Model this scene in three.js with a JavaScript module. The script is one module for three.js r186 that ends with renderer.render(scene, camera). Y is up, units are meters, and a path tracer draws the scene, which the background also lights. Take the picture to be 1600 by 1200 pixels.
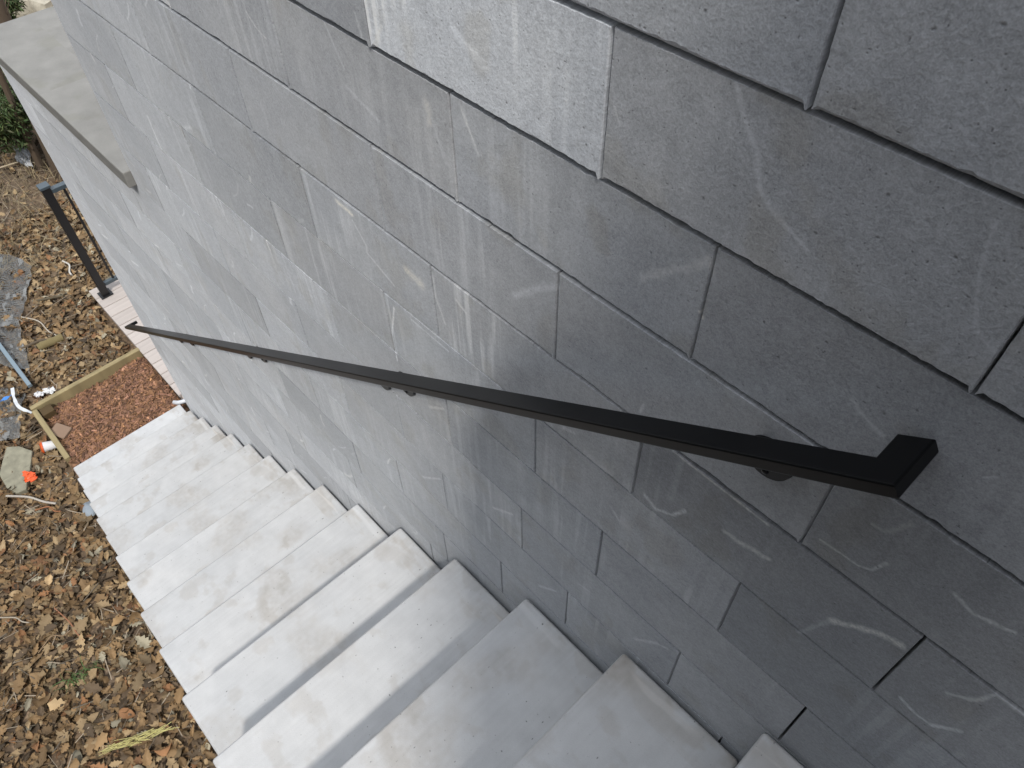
import * as THREE from 'three';
import { RoundedBoxGeometry } from 'three/addons/geometries/RoundedBoxGeometry.js';
import { MarchingCubes } from 'three/addons/objects/MarchingCubes.js';
import { mergeGeometries } from 'three/addons/utils/BufferGeometryUtils.js';

// ---------------------------------------------------------------- camera
// x runs towards the wall (wall face x = 0.6), y is up, the stair descends along -z.
// H is the eye height above the leaf covered ground; "D" below always means -z.
const H = 4.62, WALL = 0.6, FOC = 1211.65;
const scene = new THREE.Scene();
const camera = new THREE.PerspectiveCamera(52.689, 4 / 3, 0.02, 400);
const YAW = 0.7349, PIT = 0.8762, ROLL = -0.0272;
const fwd = new THREE.Vector3(Math.sin(YAW) * Math.cos(PIT), -Math.sin(PIT), -Math.cos(YAW) * Math.cos(PIT));
const rgt0 = new THREE.Vector3(Math.cos(YAW), 0, Math.sin(YAW));
const up0 = new THREE.Vector3().crossVectors(rgt0, fwd);
const rgt = rgt0.clone().multiplyScalar(Math.cos(ROLL)).addScaledVector(up0, Math.sin(ROLL));
const upv = up0.clone().multiplyScalar(Math.cos(ROLL)).addScaledVector(rgt0, -Math.sin(ROLL));
camera.position.set(0, H, 0);
camera.up.copy(upv);
camera.lookAt(camera.position.clone().add(fwd));
scene.add(camera);
// ---------------------------------------------------------------- sun, sky, exposure
const SUN = new THREE.Vector3(-0.100, 0.213, 0.127).normalize();
const sun = new THREE.DirectionalLight(new THREE.Color(1, 0.965, 0.91), 2.65);
sun.position.set(SUN.x * 30, SUN.y * 30 + 2, SUN.z * 30 - 3);
sun.target.position.set(0, 2, -3);
sun.castShadow = true; sun.shadow.radius = 7; sun.shadow.mapSize.set(4096, 4096);
Object.assign(sun.shadow.camera, { left: -14, right: 14, top: 14, bottom: -14, near: 1, far: 80 });
scene.add(sun, sun.target);
{
  const w = 256, h = 128, data = new Float32Array(w * h * 4);
  for (let j = 0; j < h; j++) for (let i = 0; i < w; i++) {
    const lat = ((j + 0.5) / h - 0.5) * Math.PI, lon = ((i + 0.5) / w - 0.5) * 2 * Math.PI;
    const d = new THREE.Vector3(Math.cos(lat) * Math.cos(lon), Math.sin(lat), Math.cos(lat) * Math.sin(lon));
    const t = Math.pow(Math.max(0, d.y), 0.9);
    const hz = [0.80, 0.84, 0.90], zn = [1.55, 1.66, 1.84];
    const ang = Math.acos(Math.min(1, d.dot(SUN)));
    const g = 1.1 * Math.exp(-ang / 0.28) + 0.25 * Math.exp(-ang / 0.9);
    for (let c = 0; c < 3; c++) data[(j * w + i) * 4 + c] = 0.92 * ((hz[c] * (1 - t) + zn[c] * t) + g * [1, 0.97, 0.92][c]);
    data[(j * w + i) * 4 + 3] = 1;
  }
  const sky = new THREE.DataTexture(data, w, h, THREE.RGBAFormat, THREE.FloatType);
  sky.mapping = THREE.EquirectangularReflectionMapping; sky.magFilter = sky.minFilter = THREE.LinearFilter;
  sky.needsUpdate = true;
  scene.background = sky; scene.environment = sky;
}
const renderer = new THREE.WebGLRenderer({ antialias: true });
renderer.toneMapping = THREE.LinearToneMapping;
renderer.toneMappingExposure = 1.0;
renderer.shadowMap.enabled = true;

// ---------------------------------------------------------------- helpers
let seed = 7;
const rnd = () => { seed = (seed * 1664525 + 1013904223) >>> 0; return seed / 4294967296; };
const rr = (a, b) => a + (b - a) * rnd();
const hash = (x, y, s = 0) => { let n = (Math.imul(x, 374761393) + Math.imul(y, 668265263) + Math.imul(s, 2246822519)) | 0; n = Math.imul(n ^ (n >>> 13), 1274126177); return ((n ^ (n >>> 16)) >>> 0) / 4294967296; };
function vn(x, y, s = 0) {
  const xi = Math.floor(x), yi = Math.floor(y); let u = x - xi, v = y - yi; u = u * u * (3 - 2 * u); v = v * v * (3 - 2 * v);
  const a = hash(xi, yi, s), b = hash(xi + 1, yi, s), c = hash(xi, yi + 1, s), d = hash(xi + 1, yi + 1, s);
  return a + (b - a) * u + (c - a) * v + (a - b - c + d) * u * v;
}
const fbm = (x, y, s = 0, o = 4) => { let r = 0, a = 0.5, n = 0; for (let i = 0; i < o; i++) { r += a * vn(x, y, s + i * 17); n += a; a *= 0.5; x *= 2.03; y *= 2.03; } return r / n; };
const sstep = (a, b, x) => { const t = Math.min(1, Math.max(0, (x - a) / (b - a))); return t * t * (3 - 2 * t); };
// a photograph pixel -> direction; then the point where that direction meets the wall or a level
const dirOf = (px, py) => fwd.clone().addScaledVector(rgt, (px - 800) / FOC).addScaledVector(upv, -(py - 600) / FOC);
const onWall = (px, py) => { const d = dirOf(px, py), t = WALL / d.x; return [-d.z * t, d.y * t]; };           // [D, y below eye]
const onLevel = (px, py, y) => { const d = dirOf(px, py), t = (y - H) / d.y; return new THREE.Vector3(d.x * t, y, d.z * t); };
const enc = v => { v = Math.min(1, Math.max(0, v)); return 255 * (v <= 0.0031308 ? 12.92 * v : 1.055 * Math.pow(v, 1 / 2.4) - 0.055); };
function colourTex(w, h, fn, wrap = true) {
  const data = new Uint8Array(w * h * 4), o = [0, 0, 0];
  for (let j = 0; j < h; j++) for (let i = 0; i < w; i++) { fn(i, j, o); const k = (j * w + i) * 4; data[k] = enc(o[0]); data[k + 1] = enc(o[1]); data[k + 2] = enc(o[2]); data[k + 3] = 255; }
  return finish(new THREE.DataTexture(data, w, h), wrap, true);
}
function greyTex(w, h, arr, wrap = true) {
  const data = new Uint8Array(w * h * 4);
  for (let k = 0; k < w * h; k++) { const v = Math.min(255, Math.max(0, arr[k] * 255)); data[k * 4] = data[k * 4 + 1] = data[k * 4 + 2] = v; data[k * 4 + 3] = 255; }
  return finish(new THREE.DataTexture(data, w, h), wrap, false);
}
function finish(t, wrap, srgb) {
  t.magFilter = THREE.LinearFilter; t.minFilter = THREE.LinearMipmapLinearFilter; t.generateMipmaps = true;
  t.wrapS = t.wrapT = wrap ? THREE.RepeatWrapping : THREE.ClampToEdgeWrapping;
  if (srgb) t.colorSpace = THREE.SRGBColorSpace;
  t.needsUpdate = true; return t;
}
const taken = {};
function numbered(n) { if (!(n in taken)) { taken[n] = 0; return n; } taken[n]++; return n + '_' + String(taken[n]).padStart(3, '0'); }
function shade(o) { o.traverse(m => { if (m.isMesh) { m.castShadow = true; m.receiveShadow = true; } }); return o; }
function tag(o, label, category, group, kind) { o.userData.label = label; o.userData.category = category; if (group) o.userData.group = group; if (kind) o.userData.kind = kind; return o; }
function thing(name, label, category, pos = [0, 0, 0], group) { const g = new THREE.Group(); g.name = numbered(name); g.position.set(...pos); tag(g, label, category, group); scene.add(g); return g; }
function part(name, geo, mat, parent) { const m = new THREE.Mesh(geo, mat); m.name = name; m.castShadow = m.receiveShadow = true; parent.add(m); return m; }
function solo(name, geo, mat, label, category, group, kind) { const m = new THREE.Mesh(geo, mat); m.name = numbered(name); m.castShadow = m.receiveShadow = true; tag(m, label, category, group, kind); scene.add(m); return m; }
function structure(name, geo, mat, label, category) { const m = solo(name, geo, mat, label, category); m.userData.kind = 'structure'; return m; }
const std = (r, g, b, o = {}) => { const m = new THREE.MeshStandardMaterial({ roughness: 0.85, ...o }); m.color.setRGB(r, g, b); return m; };
// uv in metres from the two axes across the dominant normal
function boxUV(geo, s = 1, du = 0, dv = 0) {
  const g = geo.index ? geo.toNonIndexed() : geo, p = g.attributes.position, n = g.attributes.normal, uv = new Float32Array(p.count * 2);
  for (let i = 0; i < p.count; i++) {
    const ax = Math.abs(n.getX(i)), ay = Math.abs(n.getY(i)), az = Math.abs(n.getZ(i));
    const a = ay >= ax && ay >= az ? [p.getX(i), p.getZ(i)] : ax >= az ? [p.getZ(i), p.getY(i)] : [p.getX(i), p.getY(i)];
    uv[i * 2] = a[0] * s + du; uv[i * 2 + 1] = a[1] * s + dv;
  }
  g.setAttribute('uv', new THREE.BufferAttribute(uv, 2)); return g;
}
function rbox(sx, sy, sz, r = 0.004, seg = 1) { return boxUV(new RoundedBoxGeometry(sx, sy, sz, seg, Math.min(r, sx / 2.1, sy / 2.1, sz / 2.1))); }

// ---------------------------------------------------------------- stair and course numbers
const D0 = 0.0064, TR = 0.30845, Y0 = -1.4684, RS = 0.2131, XL = -0.225, XR = 0.5935, KTOP = -4, KBOT = 14;
const stepD = k => D0 + TR * k, stepY = k => H + Y0 - RS * k;            // nosing of step k
const CY = -0.3645, CH = 0.1875;                                          // course n lies between CY-n*CH and CY-(n+1)*CH
const WTOP = -3, WBOT = 21, TALLEND = 2.662, LOWEND = 4.13, LOWFROM = 7, BLK = 0.4535;

// ---------------------------------------------------------------- block joints read from the photograph
const known = {
  '-1': [0.269], 0: [0.042, 0.495, 0.945], 1: [-0.13, 0.328, 0.777, 1.246], 2: [0.109, 0.561, 1.006, 1.472, 1.943],
  3: [-0.067, 0.376, 0.877, 1.3, 1.742, 2.18], 4: [0.156, 0.605, 1.06, 1.5, 1.93, 2.394], 5: [-0.019, 0.424, 0.882, 1.33, 1.79, 2.27],
  6: [0.203, 0.647, 1.10, 1.55, 2.0, 2.45], 7: [0.06, 0.495, 0.945, 1.40], 8: [0.28, 0.73, 1.18], 9: [0.53, 0.99, 1.45, 1.90], 11: [1.02, 1.47, 1.93] };
const blocks = [];
for (let n = WTOP; n <= WBOT; n++) {
  let js = (known[n] || [0.1 + (((n * 0.618) % 1) + 1) % 1 * BLK]).slice();
  while (js[0] > -1.25) js.unshift(js[0] - BLK + rr(-0.006, 0.006));
  const end = n >= LOWFROM ? LOWEND : TALLEND;
  while (js[js.length - 1] < end) js.push(js[js.length - 1] + BLK + rr(-0.008, 0.008));
  js = js.filter(d => d < end - 0.09 && d > -1.65); js.unshift(-1.7); js.push(end);
  for (let i = 0; i + 1 < js.length; i++) {
    const a = js[i], b = js[i + 1], top = CY - n * CH, bot = top - CH;
    // nothing shows of blocks that lie wholly below the stair treads
    const kb = Math.ceil((b - D0) / TR); const treadHere = Y0 - RS * Math.min(KBOT + 1, kb) ;
    if (top < treadHere - 0.02 && b < stepD(KBOT)) continue;
    blocks.push({ n, a, b, top, bot, light: 1, streak: 0.25 + 0.5 * hash(n, i, 5), s: blocks.length });
  }
}
const at = (n, D) => blocks.find(b => b.n === n && D > b.a && D < b.b);
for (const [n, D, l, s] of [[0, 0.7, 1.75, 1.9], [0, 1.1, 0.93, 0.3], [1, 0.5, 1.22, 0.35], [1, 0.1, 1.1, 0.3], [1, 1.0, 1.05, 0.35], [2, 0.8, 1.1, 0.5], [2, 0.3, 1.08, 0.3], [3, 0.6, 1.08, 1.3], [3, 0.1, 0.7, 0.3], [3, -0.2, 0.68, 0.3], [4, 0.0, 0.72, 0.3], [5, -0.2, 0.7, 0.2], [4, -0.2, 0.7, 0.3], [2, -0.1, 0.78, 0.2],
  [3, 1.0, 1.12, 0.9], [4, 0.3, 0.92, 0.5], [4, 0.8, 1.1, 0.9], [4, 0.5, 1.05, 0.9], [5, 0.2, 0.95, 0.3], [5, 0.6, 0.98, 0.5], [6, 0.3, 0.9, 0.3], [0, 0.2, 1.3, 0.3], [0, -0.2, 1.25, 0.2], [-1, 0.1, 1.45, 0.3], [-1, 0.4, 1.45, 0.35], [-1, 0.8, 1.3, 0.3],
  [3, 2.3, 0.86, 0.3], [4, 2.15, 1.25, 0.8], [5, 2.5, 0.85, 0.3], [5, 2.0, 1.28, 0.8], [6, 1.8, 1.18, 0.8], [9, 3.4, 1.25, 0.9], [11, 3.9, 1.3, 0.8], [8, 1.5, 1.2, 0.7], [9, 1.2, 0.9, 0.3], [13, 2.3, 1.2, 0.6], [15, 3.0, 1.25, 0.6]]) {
  const b = at(n, D); if (b) { b.light = n === 0 ? l : 1 + (l - 1) * 0.75; b.streak = s; b.fixed = true; }  // block colour carries shade too: upper near courses lightened, lower near ones darkened
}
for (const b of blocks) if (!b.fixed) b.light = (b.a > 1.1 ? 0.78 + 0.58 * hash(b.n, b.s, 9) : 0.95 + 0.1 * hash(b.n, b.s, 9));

// pale rub marks and lime on the blocks, traced along the wall: [width px, strength, warm, x, y, x, y ...] in photograph pixels
const marks = [
  [9, .34, 0, 1157, 128, 1167, 180, 1188, 235, 1192, 290, 1210, 325, 1235, 352, 1267, 390], [8, .3, 0, 1562, 345, 1541, 400, 1533, 450, 1528, 510, 1545, 530, 1563, 547],
  [10, .3, .3, 1005, 435, 1050, 424, 1110, 410], [8, .4, 0, 805, 462, 837, 452, 867, 450], [9, .75, 0, 712, 42, 730, 66, 747, 82], [9, .3, 0, 747, 85, 777, 125],
  [5, .3, 0, 542, 137, 592, 190], [4, .5, .2, 720, 170, 735, 210, 747, 242], [5, .25, 0, 670, 175, 697, 255], [3, .45, .1, 550, 345, 572, 385, 573, 396, 615, 447],
  [3, .8, .1, 615, 482, 612, 525, 620, 565], [3, .45, 0, 642, 500, 700, 550], [9, .55, .2, 487, 485, 515, 477], [6, .5, .2, 447, 495, 462, 492],
  [4, .4, .2, 675, 430, 680, 465, 695, 507], [4, .5, .1, 712, 470, 727, 490], [12, .45, .7, 635, 425, 657, 445], [5, .7, .6, 525, 315, 537, 325, 550, 337],
  [4, .5, 0, 1007, 775, 1025, 797, 1050, 806, 1070, 800], [6, .45, .3, 1132, 832, 1157, 850, 1200, 875], [2.5, .55, .3, 1052, 707, 1120, 760, 1200, 822], [3, .35, .1, 958, 800, 966, 815],
  [8, .6, .35, 1300, 972, 1340, 982, 1375, 992, 1407, 1010], [4, .22, 0, 1247, 990, 1275, 980, 1300, 972], [4, .5, 0, 1407, 1092, 1430, 1117, 1455, 1135, 1502, 1144],
  [6, .5, .1, 1492, 930, 1520, 960, 1555, 977, 1585, 990], [5, .4, .1, 1480, 1085, 1525, 1097, 1555, 1087, 1600, 1120], [4, .45, .1, 1282, 845, 1312, 865, 1340, 885, 1362, 892, 1385, 882],
  [6, .22, .3, 1362, 820, 1378, 830, 1392, 832, 1425, 820], [8, .3, .1, 1332, 625, 1350, 652, 1380, 682], [3, .35, 0, 1537, 747, 1557, 747],
  [2, .5, 0, 492, 707, 517, 732], [2, .6, .2, 547, 657, 562, 674], [2, .7, .2, 570, 755, 592, 780], [3, .55, .1, 595, 727, 620, 735], [3, .55, .1, 535, 705, 552, 707],
  [4, .4, .2, 660, 747, 687, 750], [5, .45, .2, 770, 795, 800, 805], [5, .5, .2, 515, 607, 535, 605], [4, .4, .2, 670, 637, 692, 640], [4, .4, .1, 842, 917, 867, 925],
  [4, .35, .2, 990, 1000, 1025, 1007, 1042, 1016], [3, .25, 0, 905, 915, 925, 930], [4, .25, 0, 405, 40, 420, 15], [3, .25, 0, 507, 37, 537, 107], [3, .3, 0, 424, 25, 440, 90, 452, 140],
  [5, .35, .5, 600, 40, 590, 70], [4, .4, .1, 880, 670, 897, 678], [10, .3, .6, 668, 165, 672, 190], [7, .35, .4, 1106, 405, 1112, 425], [5, .5, .6, 1092, 488, 1098, 498],
  [4, .3, .1, 965, 165, 972, 190], [3, .35, 0, 335, 100, 350, 145], [4, .4, .2, 365, 150, 378, 190], [3, .4, .1, 1000, 645, 1006, 633], [4, .3, .2, 560, 20, 575, 70], [4, .35, .2, 330, 265, 345, 300],
].map(m => { const pts = []; for (let i = 3; i < m.length; i += 2) pts.push(onWall(m[i], m[i + 1])); const c = onWall(m[3], m[4]), e = onWall(m[3] + 1, m[4]); return { w: m[0] * Math.min(0.0016, Math.hypot(c[0] - e[0], c[1] - e[1])) * 0.5, s: m[1], warm: m[2], pts }; });

// ---------------------------------------------------------------- concrete textures
function rasterMarks(list, W, Hh, x0, y0, mpp, out, warmOut, wrap) {
  for (const m of list) for (let i = 0; i + 1 < m.pts.length; i++) {
    const [ax, ay] = m.pts[i], [bx, by] = m.pts[i + 1], pad = m.w * 2.2;
    const i0 = Math.floor((Math.min(ax, bx) - pad - x0) / mpp), i1 = Math.ceil((Math.max(ax, bx) + pad - x0) / mpp);
    const j0 = Math.floor((Math.min(ay, by) - pad - y0) / mpp), j1 = Math.ceil((Math.max(ay, by) + pad - y0) / mpp);
    const L2 = (bx - ax) ** 2 + (by - ay) ** 2 + 1e-9;
    for (let j = j0; j <= j1; j++) for (let k = i0; k <= i1; k++) {
      const X = x0 + k * mpp, Y = y0 + j * mpp, t = Math.min(1, Math.max(0, ((X - ax) * (bx - ax) + (Y - ay) * (by - ay)) / L2));
      const wob = 0.55 + 0.9 * vn(X * 90, Y * 90, 31), d = Math.hypot(X - ax - t * (bx - ax), Y - ay - t * (by - ay)) / (m.w * wob);
      const a = m.s * (1 - sstep(0.1, 1.9, d)) * (0.35 + 0.9 * vn(X * 420, Y * 420, 77));
      let ii = k, jj = j; if (wrap) { ii = ((k % W) + W) % W; jj = ((j % Hh) + Hh) % Hh; } else if (k < 0 || j < 0 || k >= W || j >= Hh) continue;
      const q = jj * W + ii; if (a > out[q]) { out[q] = a; warmOut[q] = m.warm; }
    }
  }
}
const pits = (W, Hh, n, arr, r0, r1, sd) => { for (let i = 0; i < n; i++) { const x = hash(i, 1, sd) * W, y = hash(i, 2, sd) * Hh, r = r0 + (r1 - r0) * hash(i, 3, sd) ** 3, e = 0.5 + hash(i, 4, sd); for (let j = Math.floor(-r * 2); j <= r * 2; j++) for (let k = Math.floor(-r * 2); k <= r * 2; k++) { const d = Math.hypot(k * e, j / e) / r; if (d < 1) { const q = (((Math.floor(y) + j) % Hh + Hh) % Hh) * W + ((Math.floor(x) + k) % W + W) % W; arr[q] = Math.max(arr[q], 1 - d * d); } } } };
function blockTexture(W, mpp, x0, y0, list, blockAt, wrap, sd) {
  const mk = new Float32Array(W * W), wm = new Float32Array(W * W), pt = new Float32Array(W * W), bump = new Float32Array(W * W);
  rasterMarks(list, W, W, x0, y0, mpp, mk, wm, wrap);
  pits(W, W, Math.round(W * W * mpp * mpp * 1500), pt, 0.5, 1.9, sd);
  const map = colourTex(W, W, (i, j, o) => {
    const X = x0 + i * mpp, Y = y0 + j * mpp, q = j * W + i, b = blockAt(X, Y);
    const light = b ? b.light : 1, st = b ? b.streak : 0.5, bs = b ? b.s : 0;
    let big = fbm(X * 7 + bs * 3.7, Y * 7, sd + 3, 3) - 0.5, mid = fbm(X * 42, Y * 42, sd + 4, 3) - 0.5, fine = hash(i, j, sd + 5) - 0.5, fine2 = vn(i * 0.45, j * 0.45, sd + 6) - 0.5 + 0.7 * (vn(i * 0.2, j * 0.24, sd + 7) - 0.5);
    const s1 = fbm(X * 85 + bs * 9, Y * 4.2, sd + 8, 3), s2 = vn(X * 260, Y * 12, sd + 9), patch = sstep(0.42, 0.68, fbm(X * 6.5 + bs * 5, Y * 5, sd + 11, 3));
    const eff = st * (0.12 + 0.88 * patch) * (sstep(0.44, 0.72, s1) * 0.34 + (s2 - 0.5) * 0.16 * sstep(0.3, 0.7, s1));
    const blot = sstep(0.6, 0.75, fbm(X * 14 + 40, Y * 11 + bs, sd + 14, 4));
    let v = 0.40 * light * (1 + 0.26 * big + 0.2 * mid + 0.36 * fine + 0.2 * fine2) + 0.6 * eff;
    v *= 1 - 0.1 * blot;
    v = v + (0.99 - v) * Math.min(0.8, mk[q] * 0.95);
    v *= 1 - 0.6 * pt[q];
    const warm = (big * 0.035 + 0.03 * blot + 0.04 * eff) + mk[q] * wm[q] * 0.3;
    o[0] = v * (0.965 + warm); o[1] = v * (0.997 + warm * 0.35); o[2] = v * (1.05 - warm * 1.0);
    bump[q] = 0.55 + 0.2 * mid + 0.12 * fine + 0.18 * fine2 - 0.55 * pt[q] + 0.1 * eff;
  }, wrap);
  return { map, bump: greyTex(W, W, bump, wrap) };
}
const NX = -0.53, NM = 0.00105, NS = 2048 * NM, NY = -0.172 - NS;
const rowOf = new Map(); for (const b of blocks) { if (!rowOf.has(b.n)) rowOf.set(b.n, []); rowOf.get(b.n).push(b); }
const blockAt = (X, Y) => { const r = rowOf.get(Math.floor((CY - Y) / CH)); if (r) for (const b of r) if (X < b.b) return b; return null; };
const nearTex = blockTexture(2048, NM, NX, NY, marks, blockAt, false, 100);
const genMarks = [];
for (let i = 0; i < 46; i++) { const x = rnd() * 1.5, y = rnd() * 1.5, a = rr(-0.9, 0.9), l = rr(0.03, 0.11), c = rr(-1.2, 1.2), pts = []; let X = x, Y = y, A = a - 0.6; for (let k = 0; k < 5; k++) { pts.push([X, Y]); X += Math.cos(A) * l / 4; Y += Math.sin(A) * l / 4; A += c / 4; } genMarks.push({ w: rr(0.0015, 0.006), s: rr(0.25, 0.6), warm: rnd() * 0.4, pts }); }
const farTex = blockTexture(1024, 1.5 / 1024, 0, 0, genMarks, () => null, true, 300);
const tints = [[1, 1, 1], [0.993, 1, 1.006], [1.004, 1.0, 0.994], [0.975, 0.985, 0.99]];
const BA = 0.80;
const grazeSheen = (r, g, b, o) => { const m = new THREE.MeshPhysicalMaterial({ roughness: 0.7, sheen: 0.9, sheenRoughness: 0.8, ...o }); m.color.setRGB(r, g, b); m.sheenColor.setRGB(0.95, 0.97, 1.0); return m; };  // sheen lobe added to brighten the wall at grazing view
const nearMats = tints.map(t => grazeSheen(BA * t[0], BA * t[1], BA * t[2], { map: nearTex.map, bumpMap: nearTex.bump, bumpScale: 0.0016, roughness: 0.78 }));
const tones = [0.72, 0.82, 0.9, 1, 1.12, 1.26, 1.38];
const farMats = tones.map(v => tints.map(t => grazeSheen(BA * v * t[0], BA * v * t[1], BA * v * t[2], { map: farTex.map, bumpMap: farTex.bump, bumpScale: 0.0018, roughness: 0.76 })));

// ---------------------------------------------------------------- the ground
function groundY(x, z) { return 0.03 * (fbm(x * 0.9 + 3, z * 0.9, 60, 3) - 0.5) + 0.018 * (fbm(x * 5, z * 5, 61, 2) - 0.5); }
{
  const tex = colourTex(1024, 1024, (i, j, o) => {
    const x = i / 1024 * 4, y = j / 1024 * 4, f = fbm(x * 30, y * 30, 400, 3), b = fbm(x * 3, y * 3, 401, 3), n = hash(i, j, 402), c = vn(x * 60, y * 60, 403);
    const v = 0.05 + 0.11 * f * (0.6 + 0.8 * n) + 0.10 * sstep(0.66, 0.9, c);
    o[0] = v * (1.15 + 0.2 * b); o[1] = v * 0.86; o[2] = v * (0.6 - 0.12 * b);
  });
  tex.repeat.set(30, 30);
  const g = new THREE.PlaneGeometry(120, 120, 4, 4); g.rotateX(-Math.PI / 2); g.translate(0, -0.03, 0);
  const near = new THREE.PlaneGeometry(16, 22, 200, 260); near.rotateX(-Math.PI / 2); near.translate(-2, 0, -5);
  const p = near.attributes.position;
  for (let i = 0; i < p.count; i++) { const x = p.getX(i), z = p.getZ(i), e = Math.min(1, Math.min(x + 10, 6 - x, z + 16, 6 - z) / 1.2); p.setY(i, groundY(x, z) * e - 0.035 * (1 - e)); }
  const uv = near.attributes.uv; for (let i = 0; i < uv.count; i++) uv.setXY(i, (p.getX(i) + 60) / 120, (p.getZ(i) + 60) / 120);
  near.computeVertexNormals();
  structure('ground', mergeGeometries([g, near]), std(1, 1, 1, { map: tex, roughness: 0.95 }), 'brown woodland floor below the stair', 'ground');
}

// ---------------------------------------------------------------- retaining wall of concrete blocks
const wall = thing('retaining_wall', 'tall grey concrete block retaining wall beside the white stair', 'wall', [0, 0, 0]);
function blockGeo(b) {
  const gapB = (b.n < 2 ? 0.0048 : b.n < 4 ? 0.0028 : 0.0026) + 0.0014 * hash(b.s, 1, 2), gapH = 0.0018 + 0.0034 * hash(b.s, 2, 2);
  const a = b.a + gapH * 0.5, e = b.b - gapH * 0.5, t = b.top - gapB * 0.5, o = b.bot + gapB * 0.5;
  const lay = { '-3': -0.014, '-2': -0.012, '-1': -0.0105, 0: -0.005, 1: 0, 2: 0 }[b.n] || 0;
  const off = lay + 0.0004 * b.n + (hash(b.s, 3, 2) - 0.5) * 0.0009, tilt = b.n < 1 ? 0.003 : (hash(b.s, 4, 2) - 0.5) * 0.002;
  const near = b.a > -0.6 && b.a < 2.2 && b.n < 12, nl = near ? 90 : 26, nh = near ? 30 : 8, pts = [];
  const jag = (u, v, k) => { const f = vn(u * 240, v * 240, b.s + k), c = vn(u * 38, v * 38, b.s * 3 + k); return 0.0003 + 0.0013 * f * f + (c > 0.8 ? (c - 0.8) * 0.022 * vn(u * 150, v * 150, k) : 0); };
  for (let i = 0; i < nl; i++) { const u = a + (e - a) * i / nl; pts.push([u, t, 0, -1, u]); }
  for (let i = 0; i < nh; i++) { const v = t + (o - t) * i / nh; pts.push([e, v, -1, 0, v]); }
  for (let i = 0; i < nl; i++) { const u = e + (a - e) * i / nl; pts.push([u, o, 0, 1, u]); }
  for (let i = 0; i < nh; i++) { const v = o + (t - o) * i / nh; pts.push([a, v, 1, 0, v]); }
  const N = pts.length, pos = [], nor = [], uv = [];
  const rings = [[], [], []];
  pts.forEach(([u, v, nx, ny, w], i) => {
    const j = jag(u, v, nx ? 11 : 5), s = nx ? 0.6 : 1, x0 = WALL + off + tilt * (u - (a + e) / 2);
    const low = ny > 0 && b.n < 3,  ch = ny < 0 ? 0.0002 : low ? 0.001 + (b.n < 1 ? 0.0055 : 0.0036) * (0.75 + 0.3 * vn(u * 22, 3, b.s) + 0.35 * vn(u * 300, 5, b.s)) * sstep(0, 0.005, Math.min(u - a, e - u)) : 0.0013;
    rings[0].push([x0, u + nx * (j * s + ch * 0.6), v + ny * (j * s + ch)]);
    rings[1].push([x0 + (ny < 0 ? 0.0006 : low ? 0.008 : 0.002), u + nx * j * 0.5 * s, v + ny * j * 0.5 * s]);
    rings[2].push([x0 + 0.11, u, v]);
  });
  const put = (p, n) => { pos.push(p[0], p[2] + H, -p[1]); nor.push(...n); if (b.nearMap) uv.push((p[1] - NX) / NS, (p[2] - NY) / NS); else uv.push((p[1] - b.a) / 1.5 + hash(b.s, 5, 2), (p[2] - b.bot) / 1.5 + hash(b.s, 6, 2)); };
  const V2 = rings[0].map(p => new THREE.Vector2(p[1], p[2]));
  for (const [i, j, k] of THREE.ShapeUtils.triangulateShape(V2.slice(), [])) { const cr = (V2[j].x - V2[i].x) * (V2[k].y - V2[i].y) - (V2[j].y - V2[i].y) * (V2[k].x - V2[i].x); for (const q of cr < 0 ? [i, j, k] : [i, k, j]) put(rings[0][q], [-1, 0, 0]); }
  for (let i = 0; i < N; i++) {
    const k = (i + 1) % N;
    const lw = pts[i][3] > 0 && b.n < 3, nn = lw ? [-0.5, -0.866, 0] : [-0.62, -pts[i][3] * 0.78, pts[i][2] * 0.78], ns = [0, -pts[i][3], pts[i][2]];
    for (const [A, B, n] of [[0, 1, nn], [1, 2, ns]]) { put(rings[A][i], n); put(rings[B][k], n); put(rings[A][k], n); put(rings[A][i], n); put(rings[B][i], n); put(rings[B][k], n); }
  }
  const g = new THREE.BufferGeometry();
  g.setAttribute('position', new THREE.Float32BufferAttribute(pos, 3)); g.setAttribute('normal', new THREE.Float32BufferAttribute(nor, 3)); g.setAttribute('uv', new THREE.Float32BufferAttribute(uv, 2));
  return g;
}
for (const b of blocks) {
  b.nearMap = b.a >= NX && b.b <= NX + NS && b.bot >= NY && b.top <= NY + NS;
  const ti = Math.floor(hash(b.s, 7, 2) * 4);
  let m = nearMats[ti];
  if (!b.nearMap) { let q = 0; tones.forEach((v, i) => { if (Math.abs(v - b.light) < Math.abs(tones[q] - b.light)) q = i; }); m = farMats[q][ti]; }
  part('block', blockGeo(b), m, wall);
}
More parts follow.
